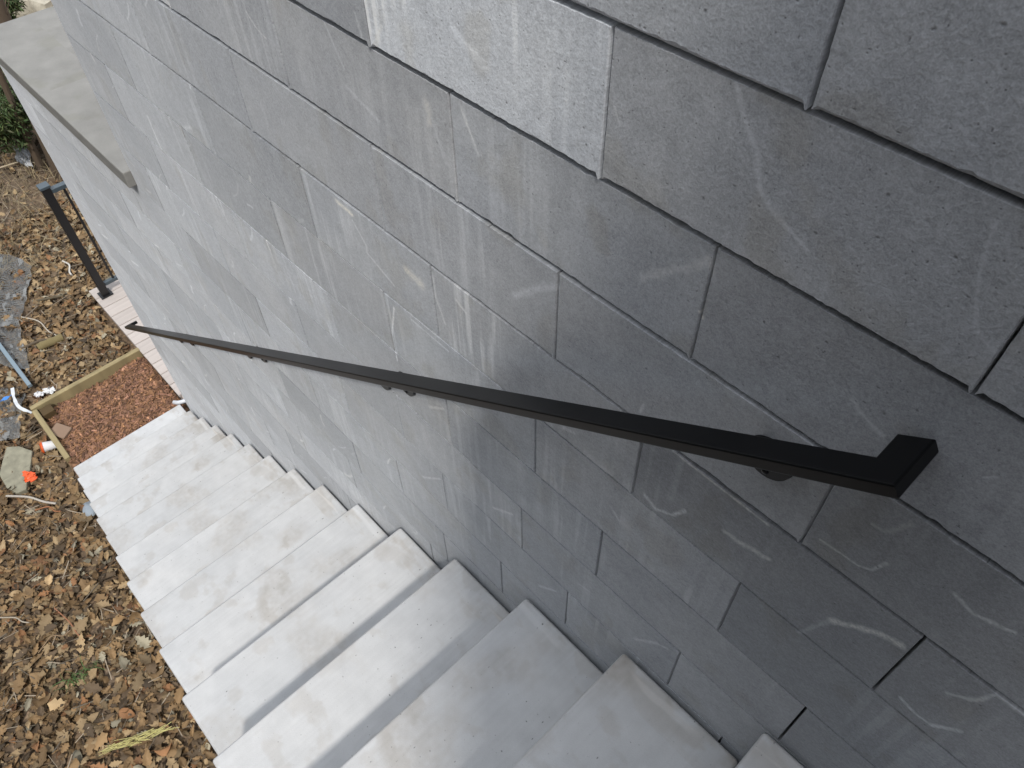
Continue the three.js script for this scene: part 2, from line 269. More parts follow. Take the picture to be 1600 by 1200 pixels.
{
  const core = std(0.16, 0.16, 0.165, { roughness: 0.95 });
  const yTop = H + CY - WTOP * CH, yLow = H + CY - LOWFROM * CH;
  const tall = boxUV(new THREE.BoxGeometry(0.31, yTop + 0.3, TALLEND + 1.70)); tall.translate(0.865, (yTop - 0.3) / 2, -(TALLEND - 1.70) / 2 + 0.004);
  part('wall_core', tall, core, wall);
  const low = boxUV(new THREE.BoxGeometry(0.31, yLow + 0.3, LOWEND - TALLEND - 0.006)); low.translate(0.865, (yLow - 0.3) / 2 - 0.004, -(LOWEND + TALLEND) / 2);
  part('wall_core', low, core, wall);
  // limestone coping on the lower stretch, overhanging the face
  const ct = colourTex(512, 512, (i, j, o) => { const x = i / 256, y = j / 256, f = fbm(x * 9, y * 9, 500, 4), n = hash(i, j, 501), s = sstep(0.58, 0.75, fbm(x * 4, y * 4, 503, 4)); const v = 0.215 * (0.86 + 0.3 * f + 0.1 * (n - 0.5)) * (1 - 0.08 * s); o[0] = v * 1.03; o[1] = v; o[2] = v * (0.93 - 0.04 * s); });
  const cm = std(1, 1, 1, { map: ct, roughness: 0.85 });
  const cap = rbox(0.475, 0.066, LOWEND - TALLEND + 0.02, 0.005, 2); cap.translate(WALL - 0.026 + 0.2375, H - 1.677 + 0.0335, -(LOWEND + TALLEND) / 2 - 0.012);
  const c = part('coping_slab', cap, cm, wall); c.userData.label = 'pale beige stone coping slab on the lower stretch of wall';
}
// the bank that the wall holds back
{
  const g = mergeGeometries([boxUV(new THREE.BoxGeometry(9, H + 0.05, 4.38)).translate(5.525, (H + 0.05) / 2 - 0.15, -0.44)]);
  structure('bank', g, std(0.10, 0.075, 0.05, { roughness: 1 }), 'raised earth bank behind the block wall', 'bank');
}

// ---------------------------------------------------------------- concrete stair
const stair = thing('concrete_stair', 'straight flight of white concrete steps descending along the block wall', 'stair');
{
  const W = 1024, Hh = 2048, bump = new Float32Array(W * Hh), pt = new Float32Array(W * Hh), dk = new Float32Array(W * Hh);
  pits(W, Hh, 900, pt, 0.6, 2.4, 600); pits(W, Hh, 130, dk, 1.0, 3.4, 601);
  const tex = colourTex(W, Hh, (i, j, o) => {
    const x = i / 1024, y = j / 1024, q = j * W + i;           // 1 m x 2 m, wrapped
    const big = fbm(x * 4, y * 4, 602, 3) - 0.5, mid = fbm(x * 26, y * 26, 603, 3) - 0.5, fine = hash(i, j, 604) - 0.5, brush = vn(x * 9, y * 190, 605) - 0.5;
    const st = sstep(0.56, 0.72, fbm(x * 5 + 9, y * 6, 606, 4)) * (0.4 + 0.6 * vn(x * 90, y * 90, 607)), st2 = sstep(0.60, 0.74, fbm(x * 16, y * 13, 608, 4));
    // brown crumb dirt that lies along the wall side edge, in patches
    const edge = sstep(0.42, 0.60, fbm(x * 22, y * 9, 609, 4)) * (x > 0.74 && x < 0.86 ? sstep(0.74, 0.80, x + 0.05 * fbm(x * 30, y * 14, 610, 3)) : 0);
    const lime = x > 0.765 && x < 0.81 ? sstep(0.5, 0.64, vn(x * 40, y * 7, 611)) * (1 - sstep(0.004, 0.012, Math.abs(x - 0.787 - 0.006 * vn(y * 30, 1, 612)))) : 0;
    let v = 0.525 * (1 + 0.16 * big + 0.16 * mid + 0.07 * fine + 0.05 * brush);
    v *= 1 - 0.15 * st - 0.10 * st2 - 0.14 * edge; v = v + (0.7 - v) * lime * 0.35; v *= (1 - 0.45 * pt[q]) * (1 - 0.8 * dk[q]);
    const w = -0.004 + 0.03 * st + 0.02 * st2 + 0.035 * edge + 0.02 * big;
    o[0] = v * (1 + w); o[1] = v; o[2] = v * (1 - 1.2 * w);
    bump[q] = 0.5 + 0.25 * mid + 0.18 * fine + 0.14 * brush - 0.5 * pt[q];
  });
  const m = std(1, 1, 1, { map: tex, bumpMap: greyTex(W, Hh, bump), bumpScale: 0.0012, roughness: 0.8 });
  for (let k = KTOP; k <= KBOT; k++) {
    const d0 = k === KTOP ? stepD(k) - 0.5 : stepD(k - 1) + 0.0012, d1 = stepD(k), top = stepY(k), hgt = top + 0.25, jx = (hash(k + 20, 1, 9) - 0.5) * 0.008;
    const g0 = new RoundedBoxGeometry(XR - XL + jx, hgt, d1 - d0, 4, 0.009); 
    const p = g0.attributes.position;   // hand finished arrises: slightly wavy
    for (let i = 0; i < p.count; i++) { const x = p.getX(i), y = p.getY(i); if (y > hgt / 2 - 0.02) p.setY(i, y + 0.002 * (vn(x * 9 + k * 7, p.getZ(i) * 6, 620) - 0.5)); }
    const g = boxUV(g0), uv = g.attributes.uv, du = (XR - XL) / 2, n = g.attributes.normal;
    for (let i = 0; i < uv.count; i++) uv.setXY(i, (uv.getX(i) + (Math.abs(n.getY(i)) > 0.6 ? du : 0)), uv.getY(i) / 2 + hash(k + 20, 3, 9));
    g.translate((XR + XL) / 2 - jx / 2, top - hgt / 2, -(d0 + d1) / 2);
    part('step', g, m, stair);
  }
}

// ---------------------------------------------------------------- handrail
const black = (() => { const m = new THREE.MeshPhysicalMaterial({ roughness: 0.32, specularIntensity: 0.45 }); m.color.setRGB(0.004, 0.004, 0.0045); return m; })();
{
  const rail = thing('handrail', 'sloping black metal handrail fixed to the block wall', 'handrail');
  const slope = RS / TR, ang = Math.atan(slope), yAt = D => H - 0.62 - slope * (D - 0.045), Da = 0.0465, Db = 4.245, xo = 0.518, xi = 0.5545;
  const thk = 0.018, len = (Db - Da) / Math.cos(ang), rw = 0.0385, bv = 0.0024, wx = WALL - 0.0045;
  const sh = new THREE.Shape([[xo, 0], [wx, 0], [wx, rw], [xi, rw], [xi, len - rw], [wx, len - rw], [wx, len], [xo, len]].map(([x, q]) => new THREE.Vector2(x, q)));
  const bar = new THREE.ExtrudeGeometry(sh, { depth: thk - 2 * bv, bevelEnabled: true, bevelSize: bv, bevelThickness: bv, bevelOffset: -bv, bevelSegments: 3 });
  // shape x stays x, shape y runs down the slope, the extrusion is the bar's thickness (downwards)
  const u = new THREE.Vector3(0, -Math.sin(ang), -Math.cos(ang)), w = new THREE.Vector3(0, Math.cos(ang), -Math.sin(ang));
  bar.translate(0, 0, -thk + bv); bar.applyMatrix4(new THREE.Matrix4().makeBasis(new THREE.Vector3(1, 0, 0), u, w.clone().negate().negate()).setPosition(0, yAt(Da), -Da));
  part('rail', boxUV(bar), black, rail);
  for (const [D, e] of [[0.187, 0], [1.03, 0.105], [2.0, 0.15], [3.0, 0.22]]) {      // round flange on the wall, bent arm and saddle below the rail
    const y = yAt(D) - 0.0225, fy = yAt(D) - 0.087;
    const br = new THREE.Group(); br.name = 'bracket'; rail.add(br);
    const fl = new THREE.CylinderGeometry(0.032, 0.034, 0.006, 48); fl.rotateZ(Math.PI / 2); fl.translate(WALL - 0.004, fy, -D); part('flange', fl, black, br);
    for (const a of [0.6, 2.7, 4.8]) { const sc = new THREE.SphereGeometry(0.005, 12, 8); sc.scale(0.5, 1, 1); sc.translate(WALL - 0.0075, fy + 0.022 * Math.sin(a), -D + 0.022 * Math.cos(a)); part('screw_head', sc, black, br); }
    const curve = new THREE.CatmullRomCurve3([new THREE.Vector3(WALL - 0.004, fy, -D), new THREE.Vector3(WALL - 0.02, fy + 0.016, -D), new THREE.Vector3(0.552, fy + 0.048, -D), new THREE.Vector3(0.541, y + 0.002, -D)]);
    part('arm', new THREE.TubeGeometry(curve, 22, 0.0065, 12), black, br);
    const sd = rbox(0.03, 0.004, 0.055, 0.0015, 1); sd.rotateX(-ang); sd.translate(0.537, y - 0.0005, -D); part('saddle', sd, black, br);
    if (e) { const d2 = D + e, c2 = new THREE.CylinderGeometry(0.026, 0.028, 0.006, 36); c2.rotateZ(Math.PI / 2); c2.translate(WALL - 0.004, yAt(d2) - 0.092, -d2); part('cover_disc', c2, black, br); }
  }
}

// ---------------------------------------------------------------- boardwalk and its guard
const deckY = H - 4.452;
{
  const deck = thing('boardwalk', 'pale beige plank boardwalk at the foot of the block wall', 'boardwalk');
  const pt = colourTex(512, 256, (i, j, o) => { const x = i / 512, y = j / 256, g = fbm(x * 6, y * 60, 700, 3), n = hash(i, j, 701); const v = 0.44 * (0.88 + 0.22 * g + 0.06 * (n - 0.5)); o[0] = v * 1.08; o[1] = v * 0.97; o[2] = v * 0.9; });
  const mats = [1, 0.95, 1.04].map(v => std(v, v * 0.99, v * 0.98, { map: pt, roughness: 0.75 }));
  const pw = 0.1435; let i = 0;
  for (let D = 4.40; D < 5.9; D += pw, i++) { const g = rbox(1.9, 0.026, pw - 0.006, 0.004, 2); g.translate(0.626 + 0.95, deckY - 0.013, -(D + pw / 2)); part('plank', g, mats[i % 3], deck); }
  const rim = rbox(0.022, 0.13, 1.59, 0.003, 1); rim.translate(0.652, deckY - 0.026 - 0.066, -5.16); part('fascia_board', rim, mats[1], deck);
  const rim2 = rbox(1.85, 0.13, 0.022, 0.003, 1); rim2.translate(0.67 + 0.925, deckY - 0.026 - 0.066, -5.95); part('fascia_board', rim2, mats[1], deck);
  const gd = thing('guard_railing', 'black metal guard railing with square post on the boardwalk end', 'railing');
  const bm = std(0.01, 0.01, 0.011, { roughness: 0.4 }), cm = std(0.06, 0.08, 0.095, { roughness: 0.3 });
  const px = 0.713, pz = -5.835, ph = 1.06;
  const base = thing; 
  for (const x of [px, px + 1.7]) {
    part('base_plate', rbox(0.1, 0.012, 0.1, 0.003, 1).translate(x, deckY + 0.0065, pz), bm, gd);
    part('post', rbox(0.06, ph, 0.06, 0.004, 2).translate(x, deckY + 0.012 + ph / 2, pz), bm, gd);
    part('post_cap', rbox(0.078, 0.022, 0.078, 0.005, 2).translate(x, deckY + 0.012 + ph + 0.011, pz), cm, gd);
  }
  part('top_rail', rbox(1.638, 0.034, 0.05, 0.004, 2).translate(px + 0.85, deckY + ph - 0.03, pz), cm, gd);
  part('bottom_rail', rbox(1.638, 0.03, 0.035, 0.004, 2).translate(px + 0.85, deckY + 0.1, pz), cm, gd);
  for (let x = px + 0.116; x < px + 1.62; x += 0.113) part('baluster', rbox(0.017, ph - 0.165, 0.017, 0.002, 1).translate(x, deckY + 0.115 + (ph - 0.165) / 2, pz), bm, gd);
}

// ---------------------------------------------------------------- planting bed with timber edging
const woodTex = colourTex(256, 512, (i, j, o) => { const x = i / 256, y = j / 512, g = fbm(x * 24, y * 2.5, 720, 4), r = Math.sin(30 * (x + 0.12 * fbm(x * 2, y * 1.4, 721, 2))), n = hash(i, j, 722); const v = 0.26 * (0.75 + 0.35 * g + 0.08 * r + 0.08 * (n - 0.5)); o[0] = v * 1.2; o[1] = v * 0.96; o[2] = v * 0.5; });
const timber = std(1, 1, 1, { map: woodTex, roughness: 0.85 });
{
  const b1 = rbox(0.86, 0.16, 0.04, 0.006, 2); b1.translate(0.2, deckY - 0.075, -5.056);
  solo('timber_edging', b1, timber, 'yellowish treated timber board edging the mulch bed, running to the boardwalk', 'timber', 'timber edging of the mulch bed');
  const b2 = rbox(0.038, 0.15, 0.56, 0.006, 2); b2.rotateX(0.06); b2.translate(-0.215, deckY - 0.093, -4.752);
  solo('timber_edging', b2, timber, 'short timber edging board dipping into dead leaves beside the mulch bed', 'timber', 'timber edging of the mulch bed');
  const st = rbox(0.085, 0.22, 0.085, 0.006, 2); st.translate(-0.145, deckY - 0.12, -4.975);
  solo('timber_stake', st, std(0.26, 0.2, 0.13, { map: woodTex, roughness: 0.85 }), 'square wooden stake inside the corner of the timber edging', 'stake');
  const mt = colourTex(512, 512, (i, j, o) => { const x = i / 512, y = j / 512, f = fbm(x * 40, y * 26, 730, 3), n = hash(i, j, 731), c = vn(x * 60, y * 22, 732); const v = 0.05 + 0.10 * f * (0.5 + n) + 0.06 * sstep(0.7, 0.95, c); o[0] = v * 1.4; o[1] = v * 0.78; o[2] = v * 0.44; });
  const g = new THREE.PlaneGeometry(0.86, 0.76, 60, 50); g.rotateX(-Math.PI / 2); g.translate(0.2, 0, -4.685);
  const p = g.attributes.position; for (let i = 0; i < p.count; i++) p.setY(i, deckY - 0.085 + 0.05 * (fbm(p.getX(i) * 6, p.getZ(i) * 6, 733, 3) - 0.5)); g.computeVertexNormals();
  const bed = thing('mulch_bed', 'reddish brown wood chip mulch bed at the foot of the stair', 'mulch');
  bed.userData.kind = 'stuff';
  part('mulch_soil', g, std(1, 1, 1, { map: mt, roughness: 1 }), bed);
  const chip = rbox(0.045, 0.006, 0.012, 0.001, 1);
  const N = 5200, im = new THREE.InstancedMesh(chip, std(1, 1, 1, { roughness: 0.95 }), N), M = new THREE.Object3D(), c = new THREE.Color();
  for (let i = 0; i < N; i++) {
    const x = rr(-0.2, 0.615), z = -rr(4.335, 5.03); M.position.set(x, deckY - 0.083 + 0.05 * (fbm(x * 6, z * 6, 733, 3) - 0.5) + rr(-0.004, 0.010), z);
    M.rotation.set(rr(-0.5, 0.5), rr(0, 6.3), rr(-0.5, 0.5)); const s = rr(0.35, 1.15); M.scale.set(s, rr(0.6, 1.3), rr(0.5, 1.6) * s); M.updateMatrix(); im.setMatrixAt(i, M.matrix);
    const v = rr(0.06, 0.22) * (rnd() < 0.05 ? 1.8 : 1); c.setRGB(v * 1.5, v * 0.78, v * rr(0.36, 0.52)); im.setColorAt(i, c);
  }
  im.name = 'wood_chips'; im.userData.kind = 'stuff'; im.castShadow = im.receiveShadow = true; bed.add(im);
}

// ---------------------------------------------------------------- dead leaves
function oakLeaf(L, lob, curl, twist, sd) {
  const half = [], n = 9; for (let i = 0; i <= n; i++) { const t = i / n, env = Math.pow(Math.sin(Math.PI * Math.pow(t, 0.8)), 0.75), w = L * 0.34 * env * (1 - lob * (i % 2)) + 0.0015; half.push([t * L, w * (0.9 + 0.2 * hash(i, sd, 1))]); }
  const pos = [], idx = []; const bend = (x, w) => { const t = x / L; return [x - L / 2, L * (curl * (t - 0.5) ** 2 * 1.6) + Math.abs(w) * twist + 0.006 * Math.sin(t * 9 + sd) * (w / (L * 0.3)), w]; };
  half.forEach(([x, w]) => { pos.push(...bend(x, -w), ...bend(x, -w * 0.45), ...bend(x, 0), ...bend(x, w * 0.45), ...bend(x, w)); });
  for (let i = 0; i < n; i++) for (let k = 0; k < 4; k++) { const a = i * 5 + k; idx.push(a, a + 1, a + 6, a, a + 6, a + 5); }
  const b = pos.length / 3; pos.push(L * 0.5, 0.001 + L * curl * 0.4, -0.0011, L * 0.5, 0.001 + L * curl * 0.4, 0.0011, L * 0.72, L * (curl * 0.5 + 0.03), 0); idx.push(b, b + 1, b + 2);
  const g = new THREE.BufferGeometry(); g.setAttribute('position', new THREE.Float32BufferAttribute(pos, 3)); g.setIndex(idx); g.computeVertexNormals(); return g;
}
const leafMat = std(1, 1, 1, { roughness: 0.8, side: THREE.DoubleSide });
const leafKinds = [oakLeaf(0.115, 0.45, 0.35, 0.5, 1), oakLeaf(0.09, 0.42, -0.3, 0.7, 2), oakLeaf(0.10, 0.1, 0.5, -0.5, 3), oakLeaf(0.07, 0.15, 0.2, 0.9, 4), oakLeaf(0.125, 0.5, -0.15, -0.35, 5)];
const leafTone = c => { const t = rnd(), v = rr(0.4, 1.2); if (t < 0.45) c.setRGB(0.235 * v, 0.148 * v, 0.07 * v); else if (t < 0.7) c.setRGB(0.34 * v, 0.24 * v, 0.13 * v); else if (t < 0.88) c.setRGB(0.115 * v, 0.078 * v, 0.045 * v); else if (t < 0.96) c.setRGB(0.27 * v, 0.135 * v, 0.06 * v); else c.setRGB(0.36 * v, 0.32 * v, 0.23 * v); return c; };
const insideBuilt = (x, z) => { const D = -z; return (x > XL - 0.03 && D < stepD(KBOT) + 0.02) || (x > -0.26 && x < 0.7 && D < 5.1) || (x > 0.6 && D < 5.98 && x < 2.5) || (x > 0.6 && D < LOWEND + 0.1); };
{
  const per = [6500, 6500, 6500, 7000, 5000], M = new THREE.Object3D(), c = new THREE.Color();
  const litter = thing('leaf_litter', 'thick brown litter of dead oak leaves covering the ground', 'dead leaves'); litter.userData.kind = 'stuff';
  leafKinds.forEach((g, k) => {
    const im = new THREE.InstancedMesh(g, leafMat, per[k]);
    for (let i = 0; i < per[k];) {
      const near = rnd() < 0.72, x = near ? rr(-2.6, 1.6) : rr(-6, 5), z = near ? -rr(0.8, 7.6) : -rr(-1.5, 13); if (insideBuilt(x, z)) continue;
      M.position.set(x, groundY(x, z) + rr(0.004, 0.042), z); M.rotation.set(rr(-0.55, 0.55), rr(0, 6.28), rr(-0.55, 0.55)); if (rnd() < 0.3) M.rotation.x += Math.PI;
      M.scale.set(1, 1, rr(0.6, 1.1)).multiplyScalar(rr(0.36, 0.95)); M.updateMatrix(); im.setMatrixAt(i, M.matrix); leafTone(c); im.setColorAt(i, c); i++;
    }
    im.name = 'dead_leaves'; im.userData.kind = 'stuff'; im.castShadow = im.receiveShadow = true; litter.add(im);
  });
  // the largest curled leaves lying on top, close to the stair
  for (let i = 0; i < 46; i++) {
    const p = onLevel(rr(10, 300), rr(900, 1195), 0.03); if (insideBuilt(p.x, p.z)) continue;
    const m = std(0.2, 0.2, 0.2, { roughness: 0.8, side: THREE.DoubleSide }); leafTone(m.color); m.color.multiplyScalar(1.35);
    const o = solo('oak_leaf', leafKinds[i % 5], m, 'large curled dead oak leaf lying on top of the litter beside the stair', 'leaf', 'large leaves on top of the litter');
    o.position.set(p.x, groundY(p.x, p.z) + rr(0.045, 0.06), p.z); o.rotation.set(rr(-0.6, 0.6), rr(0, 6.28), rr(-0.6, 0.6)); o.scale.setScalar(rr(0.8, 1.15));
  }
  // small chips, bark and stem fragments
  const fr = rbox(0.05, 0.003, 0.004, 0.001, 1), N = 5200, im = new THREE.InstancedMesh(fr, std(1, 1, 1, { roughness: 0.95 }), N);
  for (let i = 0; i < N;) { const x = rr(-2.6, 2.4), z = -rr(0.8, 10); if (insideBuilt(x, z)) continue; M.position.set(x, groundY(x, z) + rr(0.01, 0.05), z); M.rotation.set(rr(-0.3, 0.3), rr(0, 6.3), rr(-0.3, 0.3)); M.scale.set(rr(0.4, 3), rr(0.5, 1.6), rr(0.4, 1.8)); M.updateMatrix(); im.setMatrixAt(i, M.matrix); const v = rr(0.1, 0.36); c.setRGB(v * 1.05, v * 0.86, v * 0.64); im.setColorAt(i, c); i++; }
  im.name = 'stem_fragments'; im.userData.kind = 'stuff'; im.castShadow = im.receiveShadow = true; litter.add(im);
}
// dry grass and brush in the far clearing
function blades(N, place, len, col) {
  const gs = []; for (let i = 0; i < N; i++) {
    const p = place(i), a = rr(0, 6.28), L = len * rr(0.5, 1.3), w = rr(0.0015, 0.004), lean = rr(0.3, 1.5), pos = [], cs = [], idx = [];
    const v = rr(0.6, 1.3); for (let k = 0; k <= 4; k++) { const t = k / 4, h = L * t * Math.cos(lean * t), r = L * t * Math.sin(lean * t), ww = w * (1 - 0.8 * t); pos.push(p.x + Math.cos(a) * r - Math.sin(a) * ww, p.y + h, p.z + Math.sin(a) * r + Math.cos(a) * ww, p.x + Math.cos(a) * r + Math.sin(a) * ww, p.y + h, p.z + Math.sin(a) * r - Math.cos(a) * ww); for (let e = 0; e < 2; e++) cs.push(col[0] * v, col[1] * v, col[2] * v); if (k < 4) { const b = k * 2; idx.push(b, b + 1, b + 3, b, b + 3, b + 2); } }
    const g = new THREE.BufferGeometry(); g.setAttribute('position', new THREE.Float32BufferAttribute(pos, 3)); g.setAttribute('color', new THREE.Float32BufferAttribute(cs, 3)); g.setIndex(idx); g.computeVertexNormals(); gs.push(g);
  } return mergeGeometries(gs);
}
const bladeMat = std(1, 1, 1, { vertexColors: true, roughness: 0.85, side: THREE.DoubleSide });
solo('dry_grass', blades(2600, () => { let x, z; do { x = rr(-0.2, 3.2); z = -rr(6.6, 10.5); } while (insideBuilt(x, z) || fbm(x * 1.3, z * 1.3, 800, 2) < 0.42); return new THREE.Vector3(x, groundY(x, z), z); }, 0.2, [0.30, 0.24, 0.14]), bladeMat, 'pale dry grass lying over the clearing beyond the boardwalk', 'dry grass', null, 'stuff');
{ const c = onLevel(132, 1054, 0.03); const g = blades(46, () => new THREE.Vector3(c.x + rr(-0.11, 0.11), 0.03, c.z + rr(-0.025, 0.025)), 0.09, [0.09, 0.17, 0.05]); solo('grass_tuft', g, bladeMat, 'small tuft of green grass among the dead leaves', 'grass'); }
{ const a = onLevel(170, 1172, 0.05), b = onLevel(262, 1138, 0.05), gs = []; for (let i = 0; i < 60; i++) { const t = rnd(), p = a.clone().lerp(b, t), ang = Math.atan2(-(b.z - a.z), b.x - a.x) + rr(-0.3, 0.3), g = new THREE.CylinderGeometry(0.0012, 0.0018, rr(0.05, 0.14), 5); g.rotateZ(Math.PI / 2 + rr(-0.15, 0.15)); g.rotateY(ang); g.translate(p.x + rr(-0.012, 0.012), 0.062 + rr(-0.006, 0.012), p.z + rr(-0.02, 0.02)); gs.push(g); } solo('straw_bundle', mergeGeometries(gs), std(0.55, 0.5, 0.2, { roughness: 0.6 }), 'pale yellow bundle of straw lying on the leaves', 'straw'); }
// twigs
function twig(p, q, r, col, label, sag = 0.02) { const m = p.clone().lerp(q, 0.5), n = p.clone().lerp(q, 0.75); m.x += rr(-0.03, 0.03); m.y += sag; m.z += rr(-0.03, 0.03); const cv = new THREE.CatmullRomCurve3([p, m, n, q]); const g = new THREE.TubeGeometry(cv, 14, r, 6); const pos = g.attributes.position; solo('twig', g, std(...col, { roughness: 0.9 }), label, 'twig', 'twigs lying on the leaf litter'); }
for (const [a, b, c, d, r, col, l] of [[10, 775, 88, 787, 0.008, [0.42, 0.38, 0.33], 'pale stripped stick lying near the stone slab'], [55, 797, 95, 799, 0.005, [0.3, 0.13, 0.06], 'thin reddish brown stick lying beside the stair'], [0, 965, 45, 973, 0.004, [0.4, 0.35, 0.28], 'thin pale bent stem at the leaf litter'], [33, 545, 98, 527, 0.012, [0.10, 0.075, 0.05], 'dark bent branch lying beyond the timber edging'], [57, 470, 100, 462, 0.012, [0.10, 0.08, 0.05], 'dark curved branch on the clearing floor'], [98, 408, 112, 430, 0.008, [0.55, 0.52, 0.47], 'bleached short stick standing out on the clearing'], [33, 495, 90, 525, 0.005, [0.45, 0.4, 0.33], 'long pale stem beside the grey netting'], [0, 262, 70, 252, 0.009, [0.5, 0.42, 0.3], 'long pale bare stem lying over the far brush'], [105, 500, 122, 512, 0.009, [0.09, 0.065, 0.04], 'short dark stick near the boardwalk'], [60, 1020, 110, 985, 0.004, [0.25, 0.17, 0.1], 'brown stem lying between the oak leaves'], [85, 950, 130, 1000, 0.004, [0.33, 0.15, 0.08], 'reddish stem leaning among the oak leaves']])
  twig(onLevel(a, b, 0.04), onLevel(c, d, 0.05), r, col, l);
// mossy log
{ const a = onLevel(60, 543, 0.04), b = onLevel(98, 526, 0.05), cv = new THREE.CatmullRomCurve3([a, a.clone().lerp(b, 0.5).add(new THREE.Vector3(0, 0.006, 0.008)), b]), g = new THREE.TubeGeometry(cv, 24, 0.032, 14), p = g.attributes.position; for (let i = 0; i < p.count; i++) { p.setX(i, p.getX(i) + 0.008 * (vn(p.getX(i) * 40, p.getY(i) * 40, 5) - 0.5)); p.setY(i, p.getY(i) + 0.014 * (vn(p.getX(i) * 30, p.getZ(i) * 30, 6) - 0.5)); } g.computeVertexNormals(); solo('log', g, std(0.19, 0.15, 0.07, { roughness: 0.95 }), 'short mossy yellow brown log lying beyond the timber edging', 'log'); }

// ---------------------------------------------------------------- things dropped on the ground
function sheet(px, nU, nV, amp, y0, sd, thick = 0.004) {   // a crumpled sheet over four photograph corners, with thickness
  const c = px.map(([x, y]) => onLevel(x, y, y0)), pos = [], idx = [], uv = [];
  for (let s = 0; s < 2; s++) for (let j = 0; j <= nV; j++) for (let i = 0; i <= nU; i++) { const u = i / nU, v = j / nV, p = c[0].clone().lerp(c[1], u).lerp(c[3].clone().lerp(c[2], u), v); const e = Math.sin(Math.PI * u) * Math.sin(Math.PI * v); p.x += 0.04 * (fbm(u * 5, v * 5, sd + 1, 2) - 0.5); p.z += 0.04 * (fbm(u * 5, v * 5, sd + 2, 2) - 0.5); pos.push(p.x, y0 + amp * (fbm(u * 4 + 0.5 * v, v * 9, sd, 4) - 0.3) * (0.4 + 0.6 * e) - s * thick, p.z); uv.push(u, v); }
  const W = nU + 1, o = W * (nV + 1); for (let j = 0; j < nV; j++) for (let i = 0; i < nU; i++) { const a = j * W + i; idx.push(a, a + W, a + 1, a + 1, a + W, a + W + 1, o + a, o + a + 1, o + a + W, o + a + 1, o + a + W + 1, o + a + W); }
  const g = new THREE.BufferGeometry(); g.setAttribute('position', new THREE.Float32BufferAttribute(pos, 3)); g.setAttribute('uv', new THREE.Float32BufferAttribute(uv, 2)); g.setIndex(idx); g.computeVertexNormals(); return g;
}
{
  const nt = colourTex(256, 256, (i, j, o) => { const g = (i % 6 < 2 || j % 6 < 2) ? 1.25 : 0.8, f = fbm(i / 30, j / 30, 810, 3), n = hash(i, j, 811), v = 0.2 * g * (0.7 + 0.6 * f) * (0.9 + 0.2 * n); o[0] = v; o[1] = v; o[2] = v * 0.97; });
  const al = new Float32Array(512 * 512); for (let j = 0; j < 512; j++) for (let i = 0; i < 512; i++) { const wx = i + 5 * vn(i / 40, j / 40, 812), wy = j + 5 * vn(i / 40, j / 40, 813); al[j * 512 + i] = (wx % 11 < 2.2 || wy % 11 < 2.2 || fbm(i / 50, j / 50, 814, 3) > 0.72) ? 1 : 0; }
  const net = std(1, 1, 1, { map: nt, alphaMap: greyTex(512, 512, al), alphaTest: 0.5, transparent: true, roughness: 0.9, side: THREE.DoubleSide });
  solo('netting', sheet([[-40, 380], [52, 415], [30, 505], [-50, 520]], 40, 40, 0.13, 0.05, 820), net, 'crumpled grey erosion netting lying in the clearing beyond the fallen pole', 'netting', 'grey netting on the ground');
  solo('netting', sheet([[-50, 490], [28, 500], [50, 585], [-30, 560]], 40, 40, 0.11, 0.045, 830), net, 'grey netting folded beside the fallen pole', 'netting', 'grey netting on the ground');
  solo('netting', sheet([[-60, 590], [40, 615], [28, 685], [-60, 700]], 40, 40, 0.09, 0.04, 840), net, 'grey netting under the blue ribbon near the timber edging', 'netting', 'grey netting on the ground');
  const a = onLevel(-60, 460, 0.12), b = onLevel(47, 603, 0.09), L = a.distanceTo(b), g = rbox(0.032, 0.032, L, 0.004, 1); const m = solo('fallen_pole', g, std(0.22, 0.28, 0.32, { roughness: 0.5, metalness: 0.3 }), 'blue grey metal pole lying on the grey netting', 'pole'); m.position.copy(a.clone().lerp(b, 0.5)); m.lookAt(b);
  const ribbon = (name, pts, w, col, label, cat) => { const cv = new THREE.CatmullRomCurve3(pts), N = 30, pos = [], idx = []; for (let s = 0; s < 2; s++) for (let i = 0; i <= N; i++) { const p = cv.getPoint(i / N), t = cv.getTangent(i / N), sd = new THREE.Vector3(-t.z, 0.6 * Math.sin(i * 0.5), t.x).normalize().multiplyScalar(w / 2); pos.push(p.x - sd.x, p.y - sd.y - s * 0.002, p.z - sd.z, p.x + sd.x, p.y + sd.y - s * 0.002, p.z + sd.z); } const o = (N + 1) * 2; for (let i = 0; i < N; i++) { const k = i * 2; idx.push(k, k + 1, k + 3, k, k + 3, k + 2, o + k, o + k + 3, o + k + 1, o + k, o + k + 2, o + k + 3); } const ge = new THREE.BufferGeometry(); ge.setAttribute('position', new THREE.Float32BufferAttribute(pos, 3)); ge.setIndex(idx); ge.computeVertexNormals(); return solo(name, ge, std(...col, { roughness: 0.45, side: THREE.DoubleSide }), label, cat); };
  ribbon('marking_ribbon', [onLevel(-30, 645, 0.12), onLevel(0, 627, 0.13), onLevel(18, 617, 0.12)], 0.025, [0.05, 0.22, 0.6], 'bright blue ribbon lying over the grey netting', 'ribbon');
  ribbon('plastic_strip', [onLevel(19, 606, 0.13), onLevel(22, 622, 0.12), onLevel(30, 636, 0.11), onLevel(50, 645, 0.1)], 0.024, [0.62, 0.64, 0.66], 'twisted white plastic strip near the timber edging', 'strip');
  solo('plastic_scrap', sheet([[70, 607], [86, 605], [84, 614], [68, 616]], 10, 10, 0.05, 0.05, 850), std(0.7, 0.7, 0.7, { roughness: 0.6, side: THREE.DoubleSide }), 'small white plastic scrap lying beyond the timber edging', 'scrap');
